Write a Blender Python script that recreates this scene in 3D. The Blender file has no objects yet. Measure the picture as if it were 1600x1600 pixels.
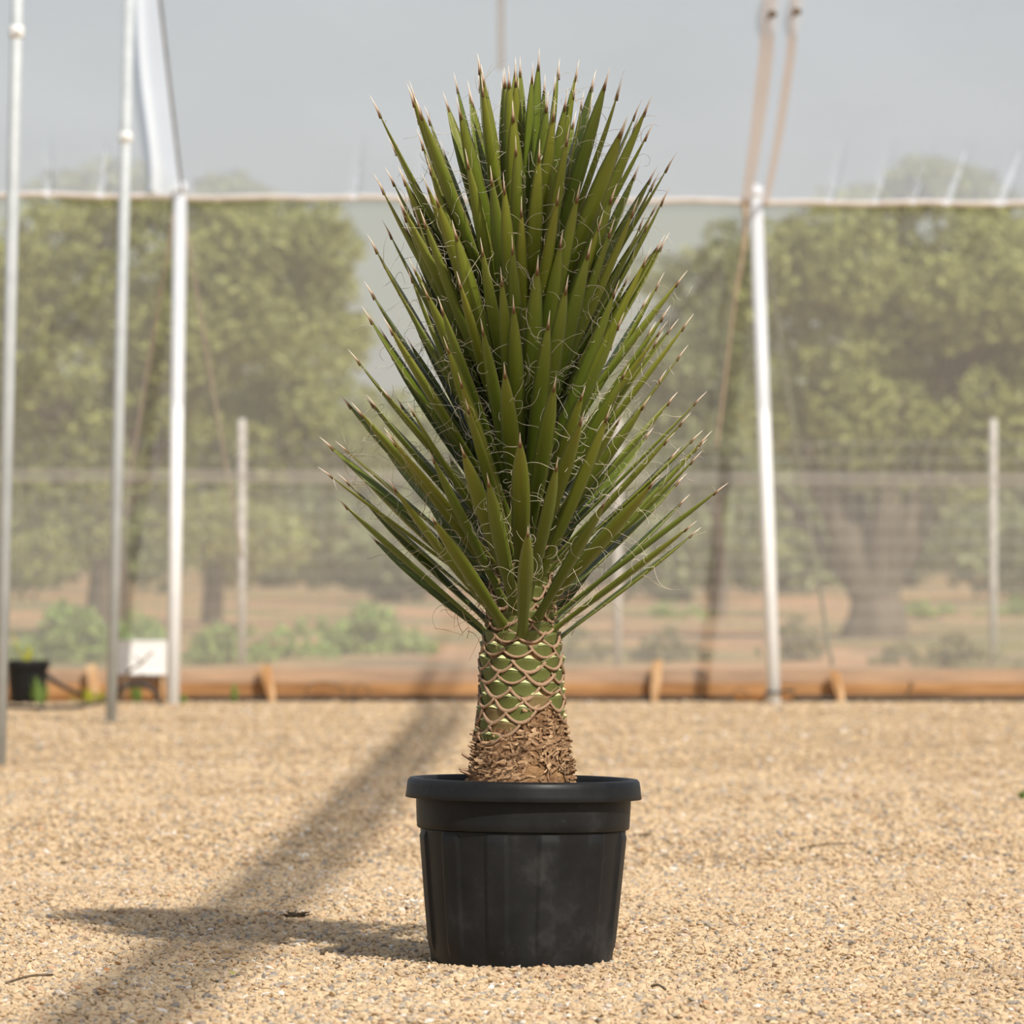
import bpy, math, random
import numpy as np
from mathutils import Vector, Matrix, Quaternion

random.seed(7)
rng = np.random.default_rng(11)
S = bpy.context.scene
C = S.collection
R = math.radians
PI = math.pi

# ------------------------------------------------------------------ camera, sky, sun, exposure
F = 9150.0          # focal length in pixels of a 1600 px frame
D = 10.0            # camera to pot
H = 0.69            # camera height
HOR = 870.0         # horizon row
cd = bpy.data.cameras.new('camera'); cam = bpy.data.objects.new('camera', cd); C.objects.link(cam)
cd.sensor_width = 36.0; cd.sensor_fit = 'HORIZONTAL'
cd.lens = 36.0 * F / 1600.0
cd.shift_y = (HOR - 800.0) / 1600.0
cd.clip_end = 2000
cam.location = (0, -D, H); cam.rotation_euler = (R(90), 0, 0)
cd.dof.use_dof = True; cd.dof.focus_distance = 9.95; cd.dof.aperture_fstop = 9.0
S.camera = cam

SUN_EL, SUN_AZ = R(42.6), R(28.8)
W = bpy.data.worlds.new('sky'); S.world = W; W.use_nodes = True
nt = W.node_tree; nt.nodes.clear()
out = nt.nodes.new('ShaderNodeOutputWorld'); bg = nt.nodes.new('ShaderNodeBackground')
sky = nt.nodes.new('ShaderNodeTexSky'); sky.sky_type = 'NISHITA'; sky.sun_disc = False
sky.sun_elevation = SUN_EL; sky.sun_rotation = R(151); sky.air_density = 1.2; sky.dust_density = 1.5
tc = nt.nodes.new('ShaderNodeTexCoord'); mp = nt.nodes.new('ShaderNodeMapping'); mp.inputs['Scale'].default_value = (1, 1, 2.5)
nz = nt.nodes.new('ShaderNodeTexNoise'); nz.inputs['Scale'].default_value = 5.0; nz.inputs['Detail'].default_value = 5
cr = nt.nodes.new('ShaderNodeValToRGB'); cr.color_ramp.elements[0].position = .35; cr.color_ramp.elements[1].position = .75
cr.color_ramp.elements[0].color = (.05,) * 3 + (1,); cr.color_ramp.elements[1].color = (.5,) * 3 + (1,)
mx = nt.nodes.new('ShaderNodeMix'); mx.data_type = 'RGBA'; mx.inputs[7].default_value = (6.6, 7.0, 7.6, 1)
L = nt.links.new
L(tc.outputs['Generated'], mp.inputs[0]); L(mp.outputs[0], nz.inputs['Vector']); L(nz.outputs[0], cr.inputs[0])
L(cr.outputs[0], mx.inputs[0]); L(sky.outputs[0], mx.inputs[6]); L(mx.outputs[2], bg.inputs[0]); L(bg.outputs[0], out.inputs[0])
bg.inputs[1].default_value = 0.095

sd = bpy.data.lights.new('sun', 'SUN'); sun = bpy.data.objects.new('sun', sd); C.objects.link(sun)
sd.energy = 5.5; sd.angle = R(1.2); sd.color = (1.0, .945, .86)
ldir = Vector((-math.sin(SUN_AZ) * math.cos(SUN_EL), math.cos(SUN_AZ) * math.cos(SUN_EL), -math.sin(SUN_EL)))
sun.rotation_euler = ldir.to_track_quat('-Z', 'Y').to_euler(); sun.location = (6, -10, 12)

S.view_settings.view_transform = 'Standard'; S.view_settings.look = 'None'
S.view_settings.exposure = 0.0; S.view_settings.gamma = 1.0; S.view_settings.use_curve_mapping = False

# ------------------------------------------------------------------ helpers
def P(px, py, depth):
    return Vector(((px - 800) / F * depth, depth - D, H + (HOR - py) / F * depth))
def GD(py):                       # distance of a ground point seen at row py
    return F * H / (py - HOR)
def G(px, py, z=0.0):
    d = F * (H - z) / (py - HOR)
    return Vector(((px - 800) / F * d, d - D, z))

class NT:
    def __init__(s, name):
        s.m = bpy.data.materials.new(name); s.m.use_nodes = True
        s.t = s.m.node_tree; s.t.nodes.clear()
        s.out = s.t.nodes.new('ShaderNodeOutputMaterial')
    def n(s, kind, **kw):
        nd = s.t.nodes.new(kind)
        for k, v in kw.items(): setattr(nd, k, v)
        return nd
    def l(s, a, b): s.t.links.new(a, b)
    def noise(s, scale, detail=3, rough=.5, coord='Object', stretch=None):
        tcn = s.n('ShaderNodeTexCoord'); src = tcn.outputs[coord]
        if stretch:
            mpn = s.n('ShaderNodeMapping'); mpn.inputs['Scale'].default_value = stretch
            s.l(src, mpn.inputs[0]); src = mpn.outputs[0]
        nn = s.n('ShaderNodeTexNoise'); nn.inputs['Scale'].default_value = scale
        nn.inputs['Detail'].default_value = detail; nn.inputs['Roughness'].default_value = rough
        s.l(src, nn.inputs['Vector']); return nn.outputs[0]
    def ramp(s, fac, stops):
        rn = s.n('ShaderNodeValToRGB'); e = rn.color_ramp.elements
        while len(e) < len(stops): e.new(.5)
        for el, (p, c) in zip(e, stops): el.position = p; el.color = (*c, 1)
        s.l(fac, rn.inputs[0]); return rn.outputs[0]
    def mix(s, fac, a, b, blend='MIX'):
        mn = s.n('ShaderNodeMix'); mn.data_type = 'RGBA'; mn.blend_type = blend
        for i, v in ((0, fac), (6, a), (7, b)):
            if hasattr(v, 'links'): s.l(v, mn.inputs[i])
            elif i == 0: mn.inputs[0].default_value = v
            else: mn.inputs[i].default_value = (*v, 1)
        return mn.outputs[2]
    def bsdf(s, col, rough=.6, metal=0., spec=.5, bump=None, bstr=.3, bdist=.01):
        b = s.n('ShaderNodeBsdfPrincipled')
        if hasattr(col, 'links'): s.l(col, b.inputs['Base Color'])
        else: b.inputs['Base Color'].default_value = (*col, 1)
        if hasattr(rough, 'links'): s.l(rough, b.inputs['Roughness'])
        else: b.inputs['Roughness'].default_value = rough
        b.inputs['Metallic'].default_value = metal; b.inputs['Specular IOR Level'].default_value = spec
        if bump is not None:
            bn = s.n('ShaderNodeBump'); bn.inputs['Strength'].default_value = bstr; bn.inputs['Distance'].default_value = bdist
            s.l(bump, bn.inputs['Height']); s.l(bn.outputs[0], b.inputs['Normal'])
        s.l(b.outputs[0], s.out.inputs[0]); return b

def simple(name, c1, c2, scale=8, rough=.6, metal=0, spec=.4, bstr=0, stretch=None, lo=.35, hi=.65, detail=4):
    t = NT(name); f = t.noise(scale, detail, stretch=stretch)
    t.bsdf(t.ramp(f, [(lo, c1), (hi, c2)]), rough, metal, spec, f if bstr else None, bstr)
    return t.m

M = {}
M['steel'] = simple('galvanised_steel', (.46, .49, .50), (.53, .56, .57), 14, .55, .05, .4)
M['steel_white'] = simple('white_coated_steel', (.88, .90, .92), (.94, .95, .96), 10, .35, .0, .6)
M['cap'] = simple('white_cap_plastic', (.8, .8, .78), (.85, .85, .83), 10, .4)
M['bracket'] = simple('tie_wire', (.25, .24, .23), (.4, .38, .35), 10, .5, .6)
M['timber'] = simple('timber_treated_wood', (.34, .17, .07), (.56, .31, .14), 3, .8, 0, .2, .25, (1, 6, 6))
M['stake'] = simple('split_stake_wood', (.42, .22, .09), (.75, .55, .34), 14, .8, 0, .2, .2, (1, 1, .3))
M['black_pipe'] = simple('black_irrigation_plastic', (.018, .018, .018), (.035, .033, .03), 20, .5)
M['concrete'] = simple('concrete_post', (.5, .48, .45), (.64, .61, .57), 14, .85)
M['wire'] = simple('galvanised_wire', (.38, .37, .35), (.5, .49, .46), 14, .55, .4)
M['rope'] = simple('sisal_rope', (.48, .36, .24), (.66, .52, .37), 60, .85)
M['hem'] = simple('hem_webbing', (.72, .64, .56), (.85, .78, .7), 12, .8)
M['greencord'] = simple('green_cord', (.25, .27, .17), (.36, .38, .24), 30, .8)
M['white_board'] = simple('white_board', (.82, .80, .77), (.9, .88, .86), 3, .5)
M['trunk_bark'] = simple('tree_bark', (.07, .052, .037), (.16, .125, .09), 5, .9, 0, .2, .5, (1, 1, .4))
M['twig'] = simple('dry_twig', (.10, .065, .035), (.2, .14, .08), 30, .85)

def leaf_mat(name, stops, transl=.25, noise=.9):
    t = NT(name); f = t.noise(noise, 4)
    a = t.n('ShaderNodeAttribute', attribute_name='tint')
    col = t.mix(.5, t.ramp(f, stops), t.ramp(a.outputs['Fac'], stops))
    b = t.bsdf(col, .55, 0, .35)
    tr = t.n('ShaderNodeBsdfTranslucent'); t.l(col, tr.inputs[0])
    ms = t.n('ShaderNodeMixShader'); ms.inputs[0].default_value = transl
    t.l(b.outputs[0], ms.inputs[1]); t.l(tr.outputs[0], ms.inputs[2]); t.l(ms.outputs[0], t.out.inputs[0])
    return t.m
M['olive'] = leaf_mat('olive_leaves', [(.1, (.13, .15, .04)), (.5, (.32, .35, .105)), (.9, (.60, .61, .22))])
M['olive_b'] = leaf_mat('grey_green_leaves', [(.1, (.13, .16, .07)), (.5, (.28, .32, .14)), (.9, (.48, .50, .24))])
M['weed'] = leaf_mat('weed_leaves', [(.1, (.14, .23, .05)), (.5, (.27, .38, .10)), (.9, (.45, .52, .17))])
M['scrub'] = leaf_mat('dry_scrub_leaves', [(.1, (.14, .13, .06)), (.5, (.24, .22, .10)), (.9, (.36, .32, .17))])
M['sprout'] = leaf_mat('sprout_leaves', [(.1, (.32, .34, .03)), (.5, (.5, .47, .04)), (.9, (.62, .56, .07))])

def net_mat(name, alpha, col, transl=.35):
    t = NT(name)
    f = t.noise(1.2, 3)
    c = t.ramp(f, [(.3, tuple(x * .93 for x in col)), (.7, col)])
    d = t.n('ShaderNodeBsdfDiffuse'); t.l(c, d.inputs[0])
    tl = t.n('ShaderNodeBsdfTranslucent'); t.l(c, tl.inputs[0])
    m1 = t.n('ShaderNodeMixShader'); m1.inputs[0].default_value = transl
    t.l(d.outputs[0], m1.inputs[1]); t.l(tl.outputs[0], m1.inputs[2])
    tp = t.n('ShaderNodeBsdfTransparent')
    m2 = t.n('ShaderNodeMixShader'); m2.inputs[0].default_value = alpha
    t.l(tp.outputs[0], m2.inputs[1]); t.l(m1.outputs[0], m2.inputs[2]); t.l(m2.outputs[0], t.out.inputs[0])
    return t.m
M['net'] = net_mat('insect_net', .35, (.66, .635, .58))
M['net_seam'] = net_mat('insect_net_double', .34, (.80, .755, .70))
M['film'] = net_mat('roof_sheet', .58, (.84, .885, 1.0), .55)
M['film_sheen'] = net_mat('roof_sheet_sheen', .80, (.97, .98, 1.0), .9)  # whiter version of the roof sheet, sheen and lit folds put into its colour
M['seam'] = net_mat('seam_webbing', .62, (.96, .87, .78), .55)
M['roof_net'] = net_mat('overhead_net', .22, (.8, .8, .8), .5)

def mesh_obj(name, verts, faces, mat, parent=None, smooth=False, edges=()):
    me = bpy.data.meshes.new(name); me.from_pydata([tuple(v) for v in verts], list(edges), faces); me.update()
    if mat: me.materials.append(mat)
    if smooth: me.shade_smooth()
    o = bpy.data.objects.new(name, me); C.objects.link(o)
    if parent: o.parent = parent
    return o
def tag(o, label=None, cat=None, group=None, kind=None):
    if label: o['label'] = label
    if cat: o['category'] = cat
    if group: o['group'] = group
    if kind: o['kind'] = kind
    return o
def empty(name, loc=(0, 0, 0), rz=0):
    o = bpy.data.objects.new(name, None); C.objects.link(o); o.location = loc; o.rotation_euler = (0, 0, rz)
    o.empty_display_size = .05
    return o

class MB:
    def __init__(s): s.v = []; s.f = []
    def add(s, vs, fs):
        b = len(s.v); s.v += [tuple(v) for v in vs]; s.f += [tuple(b + i for i in f) for f in fs]
    def tube(s, pts, rad, n=8, cap=True):
        pts = [Vector(p) for p in pts]
        if not hasattr(rad, '__len__'): rad = [rad] * len(pts)
        vs = []; up = None
        for i, p in enumerate(pts):
            t = (pts[min(i + 1, len(pts) - 1)] - pts[max(i - 1, 0)])
            t = t.normalized() if t.length > 1e-9 else Vector((0, 0, 1))
            if up is None:
                up = t.orthogonal().normalized()
            up = (up - t * up.dot(t)); up = up.normalized() if up.length > 1e-6 else t.orthogonal().normalized()
            sd_ = t.cross(up)
            for k in range(n):
                a = 2 * PI * k / n
                vs.append(p + (up * math.cos(a) + sd_ * math.sin(a)) * rad[i])
        fs = []
        for i in range(len(pts) - 1):
            for k in range(n):
                k2 = (k + 1) % n
                fs.append((i * n + k, i * n + k2, (i + 1) * n + k2, (i + 1) * n + k))
        if cap:
            fs.append(tuple(reversed(range(n)))); fs.append(tuple((len(pts) - 1) * n + k for k in range(n)))
        s.add(vs, fs)
    def box(s, c, h, rot=None):
        vs = []
        for x in (-1, 1):
            for y in (-1, 1):
                for z in (-1, 1):
                    v = Vector((x * h[0], y * h[1], z * h[2]))
                    if rot: v = rot @ v
                    vs.append(v + Vector(c))
        s.add(vs, [(0, 1, 3, 2), (4, 6, 7, 5), (0, 4, 5, 1), (2, 3, 7, 6), (0, 2, 6, 4), (1, 5, 7, 3)])
    def lathe(s, prof, n=48, c=(0, 0, 0), fr=None, close=False):
        vs = []
        for (r, z) in prof:
            for k in range(n):
                a = 2 * PI * k / n; rr = fr(r, z, a) if fr else r
                vs.append((c[0] + rr * math.cos(a), c[1] + rr * math.sin(a), c[2] + z))
        m = len(prof); fs = []
        for i in range(m - 1 if not close else m):
            i2 = (i + 1) % m
            for k in range(n):
                k2 = (k + 1) % n
                fs.append((i * n + k, i * n + k2, i2 * n + k2, i2 * n + k))
        s.add(vs, fs)
    def ball(s, c, r, n=8, m=5, sz=1.0):
        prof = [(max(r * math.sin(PI * i / m), 1e-4), -r * sz * math.cos(PI * i / m)) for i in range(m + 1)]
        s.lathe(prof, n, c)
    def build(s, name, mat, parent=None, smooth=True):
        return mesh_obj(name, s.v, s.f, mat, parent, smooth)

def spline(pts, n=8):
    pts = [Vector(p) for p in pts]; out_ = []
    for i in range(len(pts) - 1):
        p0 = pts[max(i - 1, 0)]; p1 = pts[i]; p2 = pts[i + 1]; p3 = pts[min(i + 2, len(pts) - 1)]
        for k in range(n):
            t = k / n
            out_.append(.5 * ((2 * p1) + (p2 - p0) * t + (2 * p0 - 5 * p1 + 4 * p2 - p3) * t * t + (3 * p1 - p0 - 3 * p2 + p3) * t ** 3))
    out_.append(pts[-1]); return out_
def lerp_tab(tab, x):
    xs = [a[0] for a in tab]
    return [float(np.interp(x, xs, [a[i] for a in tab])) for i in range(1, len(tab[0]))]

# ------------------------------------------------------------------ ground
def ground_mat():
    t = NT('gravel_bed')
    f1 = t.noise(95, 4, .7); f2 = t.noise(1.1, 4, .6); f3 = t.noise(28, 3, .6)
    c = t.ramp(f1, [(.25, (.22, .15, .08)), (.45, (.46, .325, .185)), (.6, (.60, .435, .255)), (.8, (.68, .53, .35))])
    c = t.mix(t.ramp(f3, [(.4, (0, 0, 0)), (.7, (.35,) * 3)]), c, (.40, .32, .22))
    c = t.mix(t.ramp(f2, [(.45, (0, 0, 0)), (.75, (.35,) * 3)]), c, (.46, .32, .17))
    t.bsdf(c, .9, 0, .15, f1, .8, .006)
    return t.m
M['gravel_bed'] = ground_mat()
def pebble_mat():
    t = NT('gravel_stone')
    a = t.n('ShaderNodeAttribute', attribute_name='tint', attribute_type='INSTANCER')
    oi = t.n('ShaderNodeObjectInfo')
    ad = t.n('ShaderNodeMath', operation='ADD'); t.l(a.outputs['Fac'], ad.inputs[0]); t.l(oi.outputs['Random'], ad.inputs[1])
    fr = t.n('ShaderNodeMath', operation='FRACT'); t.l(ad.outputs[0], fr.inputs[0])
    c = t.ramp(fr.outputs[0], [(0, (.44, .315, .185)), (.16, (.60, .43, .25)), (.34, (.69, .515, .315)), (.52, (.56, .405, .235)),
                               (.66, (.72, .57, .37)), (.75, (.56, .37, .205)), (.81, (.40, .345, .27)), (.87, (.29, .27, .24)), (.925, (.19, .185, .18)), (.955, (.48, .24, .11)), (.985, (.80, .74, .66))])
    gp = t.n('ShaderNodeNewGeometry'); nn = t.n('ShaderNodeTexNoise'); nn.inputs['Scale'].default_value = 1.7; nn.inputs['Detail'].default_value = 5
    t.l(gp.outputs['Position'], nn.inputs['Vector'])
    c = t.mix(t.ramp(nn.outputs[0], [(.54, (0, 0, 0)), (.72, (.55,) * 3)]), c, (.34, .22, .12))
    f = t.noise(160, 2)
    c = t.mix(.22, c, t.ramp(f, [(.3, (.32, .23, .15)), (.7, (.76, .60, .42))]))
    t.bsdf(c, .85, 0, .25)
    return t.m
M['pebble'] = pebble_mat()

# gently uneven bed of gravel, one sheet from behind the camera to the timber edging
nx, ny = 120, 160
xs = np.linspace(-7, 7, nx); ys = np.linspace(-12, 18.3, ny)
def gz(x, y):
    return .010 * np.sin(x * 1.9 + y * .7) * np.sin(y * 1.3 - x * .8) + .006 * np.sin(x * 5.1 - y * 2.2) * np.sin(y * 3.7 + 1)
def ground_h(x, y):
    r = np.hypot(x - .016, y)
    flat = np.clip((r - .22) / .5, 0, 1)
    return gz(np.asarray(x, float), np.asarray(y, float)) * flat * np.clip((17.2 - y) / 1.5, 0, 1) - .004
vs = []
for y in ys:
    for x in xs: vs.append((x, y, float(ground_h(x, y))))
fs = [(j * nx + i, j * nx + i + 1, (j + 1) * nx + i + 1, (j + 1) * nx + i) for j in range(ny - 1) for i in range(nx - 1)]
ground = tag(mesh_obj('gravel_ground', vs, fs, M['gravel_bed'], smooth=True), 'tan gravel floor spread under the net house', kind='structure')

def field_mat():
    t = NT('bare_field')
    f1 = t.noise(.35, 5, .6, stretch=(1, .25, 1)); f2 = t.noise(.8, 4, .6, stretch=(1, .3, 1)); f3 = t.noise(6, 3)
    c = t.ramp(f3, [(.3, (.46, .24, .12)), (.7, (.62, .37, .21))])
    c = t.mix(t.ramp(f1, [(.43, (0, 0, 0)), (.57, (.8,) * 3)]), c, (.20, .22, .085))  # grass and dark litter patches, partly standing in for tree shade
    c = t.mix(t.ramp(f2, [(.50, (0, 0, 0)), (.62, (.7,) * 3)]), c, (.17, .125, .085))
    t.bsdf(c, .95, 0, .1)
    return t.m
M['field'] = field_mat()
tag(mesh_obj('field_ground', [(-150, 18.3, -.012), (150, 18.3, -.012), (150, 700, -.012), (-150, 700, -.012)], [(0, 1, 2, 3)], M['field']),
    'reddish bare soil with weeds beyond the net wall', kind='structure')

# loose gravel: stones as instances on points
def stone_nodes(name, mat):
    g = bpy.data.node_groups.new(name, 'GeometryNodeTree')
    g.interface.new_socket('Geometry', in_out='INPUT', socket_type='NodeSocketGeometry')
    g.interface.new_socket('Geometry', in_out='OUTPUT', socket_type='NodeSocketGeometry')
    N = g.nodes.new; K = g.links.new
    gi = N('NodeGroupInput'); go = N('NodeGroupOutput')
    ico = N('GeometryNodeMeshIcoSphere'); ico.inputs['Radius'].default_value = 1; ico.inputs['Subdivisions'].default_value = 1
    sm = N('GeometryNodeSetMaterial'); sm.inputs['Material'].default_value = mat
    iop = N('GeometryNodeInstanceOnPoints')
    ar = N('GeometryNodeInputNamedAttribute'); ar.data_type = 'FLOAT_VECTOR'; ar.inputs[0].default_value = 'rot'
    asz = N('GeometryNodeInputNamedAttribute'); asz.data_type = 'FLOAT_VECTOR'; asz.inputs[0].default_value = 'size'
    e2r = N('FunctionNodeEulerToRotation')
    K(gi.outputs[0], iop.inputs['Points']); K(ico.outputs[0], sm.inputs[0]); K(sm.outputs[0], iop.inputs['Instance'])
    K(ar.outputs[0], e2r.inputs[0]); K(e2r.outputs[0], iop.inputs['Rotation']); K(asz.outputs[0], iop.inputs['Scale'])
    K(iop.outputs[0], go.inputs[0])
    return g
def stones(n, d0, d1, smin, smax, half=.125):
    d = np.sqrt(rng.uniform(d0 * d0, d1 * d1, n)); x = rng.uniform(-1, 1, n) * d * half
    y = d - D
    s = rng.uniform(smin, smax, n) * rng.choice([.7, 1, 1, 1.25], n)
    sz = np.stack([s * rng.uniform(.8, 1.5, n), s * rng.uniform(.55, 1.0, n), s * rng.uniform(.28, .6, n)], 1)
    rot = np.stack([rng.normal(0, .38, n), rng.normal(0, .38, n), rng.uniform(0, 6.28, n)], 1)
    z = ground_h(x, y) + sz[:, 2] * .35 + rng.uniform(0, .003, n)
    keep = np.hypot(x - .016, y) > .150
    return np.stack([x, y, z], 1)[keep], sz[keep], rot[keep]
pa = [stones(95000, 8.2, 13.0, .0042, .0080), stones(60000, 13.0, 19, .0052, .0090), stones(40000, 19, 27.9, .006, .0095)]
pp = np.concatenate([a[0] for a in pa]); ps = np.concatenate([a[1] for a in pa]); pr = np.concatenate([a[2] for a in pa])
me = bpy.data.meshes.new('loose_gravel'); me.vertices.add(len(pp)); me.vertices.foreach_set('co', pp.ravel().astype('f'))
for nm, arr in (('size', ps), ('rot', pr)):
    at = me.attributes.new(nm, 'FLOAT_VECTOR', 'POINT'); at.data.foreach_set('vector', arr.ravel().astype('f'))
at = me.attributes.new('tint', 'FLOAT', 'POINT'); at.data.foreach_set('value', rng.uniform(0, 1, len(pp)).astype('f'))
me.materials.append(M['pebble'])
lg = bpy.data.objects.new('loose_gravel', me); C.objects.link(lg); lg.parent = ground
lg['kind'] = 'stuff'
md = lg.modifiers.new('stones', 'NODES'); md.node_group = stone_nodes('loose_stones', M['pebble'])

# the largest stones near the camera, one by one
stone_meshes = []
for k in range(8):
    import bmesh
    bm = bmesh.new(); bmesh.ops.create_icosphere(bm, subdivisions=1, radius=1)
    for v in bm.verts: v.co *= random.uniform(.72, 1.2)
    mm = bpy.data.meshes.new('pebble'); bm.to_mesh(mm); bm.free(); mm.materials.append(M['pebble']); stone_meshes.append(mm)
for k in range(290):
    py = random.uniform(1330, 1598) if k > 60 else random.uniform(1480, 1600); d = GD(py); x = random.uniform(-.095, .095) * d; y = d - D
    if math.hypot(x - .016, y) < .17: y -= .3
    o = bpy.data.objects.new('pebble', stone_meshes[k % 8]); C.objects.link(o); o.parent = ground
    s = random.uniform(.0068, .0105)
    o.scale = (s * 1.15, s * .9, s * random.uniform(.4, .65)); o.rotation_euler = (random.gauss(0, .3), random.gauss(0, .3), random.uniform(0, 6.28))
    o.location = (x, y, float(ground_h(x, y)) + .004)

# ------------------------------------------------------------------ net house: wall, roof, poles
D_TOP, D_BOT = 27.78, 28.16
D_NET = D_BOT - .097
def top_z(x): return 2.383 - .0088 * x
def wall_pt(x, t):          # t = 0 at the top hem, 1 at the foot
    d = D_TOP + (D_NET - D_TOP) * t
    z = top_z(x) + (.085 - top_z(x)) * t
    return Vector((x, d - D + .012 * math.sin(x * 2.3 + t * 2) * math.sin(t * PI), z))
nx, ny = 90, 24
vs = [wall_pt(-7 + 14 * i / (nx - 1), j / (ny - 1)) for j in range(ny) for i in range(nx)]
fs = [(j * nx + i, j * nx + i + 1, (j + 1) * nx + i + 1, (j + 1) * nx + i) for j in range(ny - 1) for i in range(nx - 1)]
wall = tag(mesh_obj('wall_back', vs, fs, M['net'], smooth=True), 'hazy beige insect net stretched between the poles as back wall', kind='structure')
t0 = (2.383 - 1.102) / (2.383 - .085); t1 = (2.383 - 1.032) / (2.383 - .085)
vs = []
for i in range(60):
    x = -7 + 14 * i / 59
    for t in (t0, t1):
        v = wall_pt(x, t + .0006 * x); v.y -= .012; vs.append(v)
fs = [(2 * i, 2 * i + 1, 2 * i + 3, 2 * i + 2) for i in range(59)]
mesh_obj('seam_band', vs, fs, M['net_seam'], wall, True)

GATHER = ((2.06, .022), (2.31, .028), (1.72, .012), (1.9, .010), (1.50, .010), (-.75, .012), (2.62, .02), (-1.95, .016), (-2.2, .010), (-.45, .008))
def sheen_lo(v): return -1.69 - .03 * math.sin(v * PI) - .05 * (1 - v) ** 6
def fold(x, v):            # folds of the roof sheet: gathered near the hem on the right, one long fold at the left seam
    z = 0
    for (fx, w, a) in [(g_[0], g_[1] * 1.6, .02) for g_ in GATHER]:
        xx = x - fx - .18 * v
        z += a * math.exp(-(xx / w) ** 2) * max(0, 1 - v * 3.2)
    q = x - sheen_lo(v)
    if -.1 < q < .1: z -= .035 * math.exp(-((q - .03) / .022) ** 2)
    z += .012 * math.sin(x * 3.1 + 1) * math.sin(v * PI)
    return z
RZ, RD = 3.25, 25.8
nx, ny = 1600, 40
def roof_pt(x, v, dz=0):
    d = D_TOP + (RD - D_TOP) * v; z = top_z(x) + (RZ - top_z(x)) * v
    return Vector((x, d - D - fold(x, v) * .55, z - fold(x, v) * .85 + dz))
vs = [roof_pt(-7 + 14 * i / (nx - 1), j / (ny - 1)) for j in range(ny) for i in range(nx)]
fs = [(j * nx + i, j * nx + i + 1, (j + 1) * nx + i + 1, (j + 1) * nx + i) for j in range(ny - 1) for i in range(nx - 1)]
def gathered(x, v):  # hem folds whose light streaks are put into the sheet colour
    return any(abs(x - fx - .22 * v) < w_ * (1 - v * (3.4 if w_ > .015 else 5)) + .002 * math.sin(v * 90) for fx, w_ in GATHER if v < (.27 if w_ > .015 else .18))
has_sheen = lambda f: gathered((vs[f[0]].x + vs[f[1]].x) / 2, ((f[0] // nx) + .5) / (ny - 1)) or sheen_lo(((f[0] // nx) + .5) / (ny - 1)) < (vs[f[0]].x + vs[f[1]].x) / 2 < -1.565
gf = [f for f in fs if has_sheen(f)]; gi_ = sorted({i for f in gf for i in f}); gmap = {i: k for k, i in enumerate(gi_)}
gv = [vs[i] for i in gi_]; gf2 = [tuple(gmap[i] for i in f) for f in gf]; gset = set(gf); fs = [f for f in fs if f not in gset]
ceil = tag(mesh_obj('ceiling', vs, fs, M['film'], smooth=True), 'pale grey translucent roof sheet sloping up from the net wall', kind='structure')
mesh_obj('roof_sheen', gv, gf2, M['film_sheen'], ceil, True)  # painted sheen: whiter faces of the roof sheet itself, no separate panel
nx, ny = 30, 40
vs = [(-7 + 14 * i / (nx - 1), RD - D - (RD + 1.5) * j / (ny - 1), RZ + .03 * math.sin(j * .9) * math.sin(i * .7)) for j in range(ny) for i in range(nx)]
fs = [(j * nx + i, j * nx + i + 1, (j + 1) * nx + i + 1, (j + 1) * nx + i) for j in range(ny - 1) for i in range(nx - 1)]
mesh_obj('overhead_net', vs, fs, M['roof_net'], ceil, True)
# seams of the roof: webbing strips running up from the right-hand pole and on overhead
def strip(name, path, width, mat, parent):
    vs = []; pts = spline(path, 8)
    for i, p in enumerate(pts):
        w = width(i / (len(pts) - 1)) if callable(width) else width
        for s in (-1, 1):
            for z in (0, .006): vs.append((p.x + s * w / 2, p.y, p.z - z))
    fs = []
    for i in range(len(pts) - 1):
        a, b = 4 * i, 4 * i + 4
        fs += [(a, b, b + 2, a + 2), (a + 1, a + 3, b + 3, b + 1), (a, a + 1, b + 1, b), (a + 2, b + 2, b + 3, a + 3)]
    return mesh_obj(name, vs, fs, mat, parent, False)
def seam_path(x0, x1, offs):
    pts = [roof_pt(x0, 0, -.02), roof_pt(x0 + (x1 - x0) * .45, .3, -.02), roof_pt(x0 + (x1 - x0) * .75, .65, -.02), roof_pt(x1, 1, -.03)]
    for d_, x_ in ((24, 1.30), (20, 1.30), (14, 1.22), (9, 1.13), (6.5, 1.06), (3, .97), (0, .9)):
        pts.append(Vector((x_ + offs, d_ - D, RZ - .03)))
    return pts
strip('roof_seam', seam_path(1.105, 1.16, 0), lambda t: .045 + .02 * min(1, t * 6) + .05 * min(1, max(0, t - .35) * 8), M['seam'], ceil)
strip('roof_seam', seam_path(1.20, 1.275, .12), lambda t: .03 + .012 * min(1, t * 6) + .05 * min(1, max(0, t - .35) * 8), M['seam'], ceil)
for kx, ky in ((1207, 22), (1245, 18)):
    k_ = P(kx, ky, 25.86); mbx = MB(); mbx.ball(k_, .022, 8, 5, .8); mbx.tube([k_, k_ + Vector((-.025, -.01, -.03))], .006, 5); mbx.build('tie_knot', M['twig'], ceil)
strip('roof_seam', [roof_pt(-.05, v, -.012) for v in (.62, .75, .87, 1)], .04, M['net_seam'], ceil)
mbx = MB(); mbx.tube([roof_pt(-1.562, v, -.012) for v in np.linspace(0, 1, 12)], .007, 6); mbx.build('roof_cord', M['bracket'], ceil)
# top hem of the wall
mbx = MB()
hp = []
for i in range(101):
    x = -7 + 14 * i / 100
    hp.append((x, D_TOP - D - .02, top_z(x) + .004 * math.sin(i * 1.7) + .003 * math.sin(i * .6)))
mbx.tube(hp, .014, 8)
tag(mbx.build('trim_1', M['hem']), 'off-white rolled hem rope along the top of the net wall', kind='structure')

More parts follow.
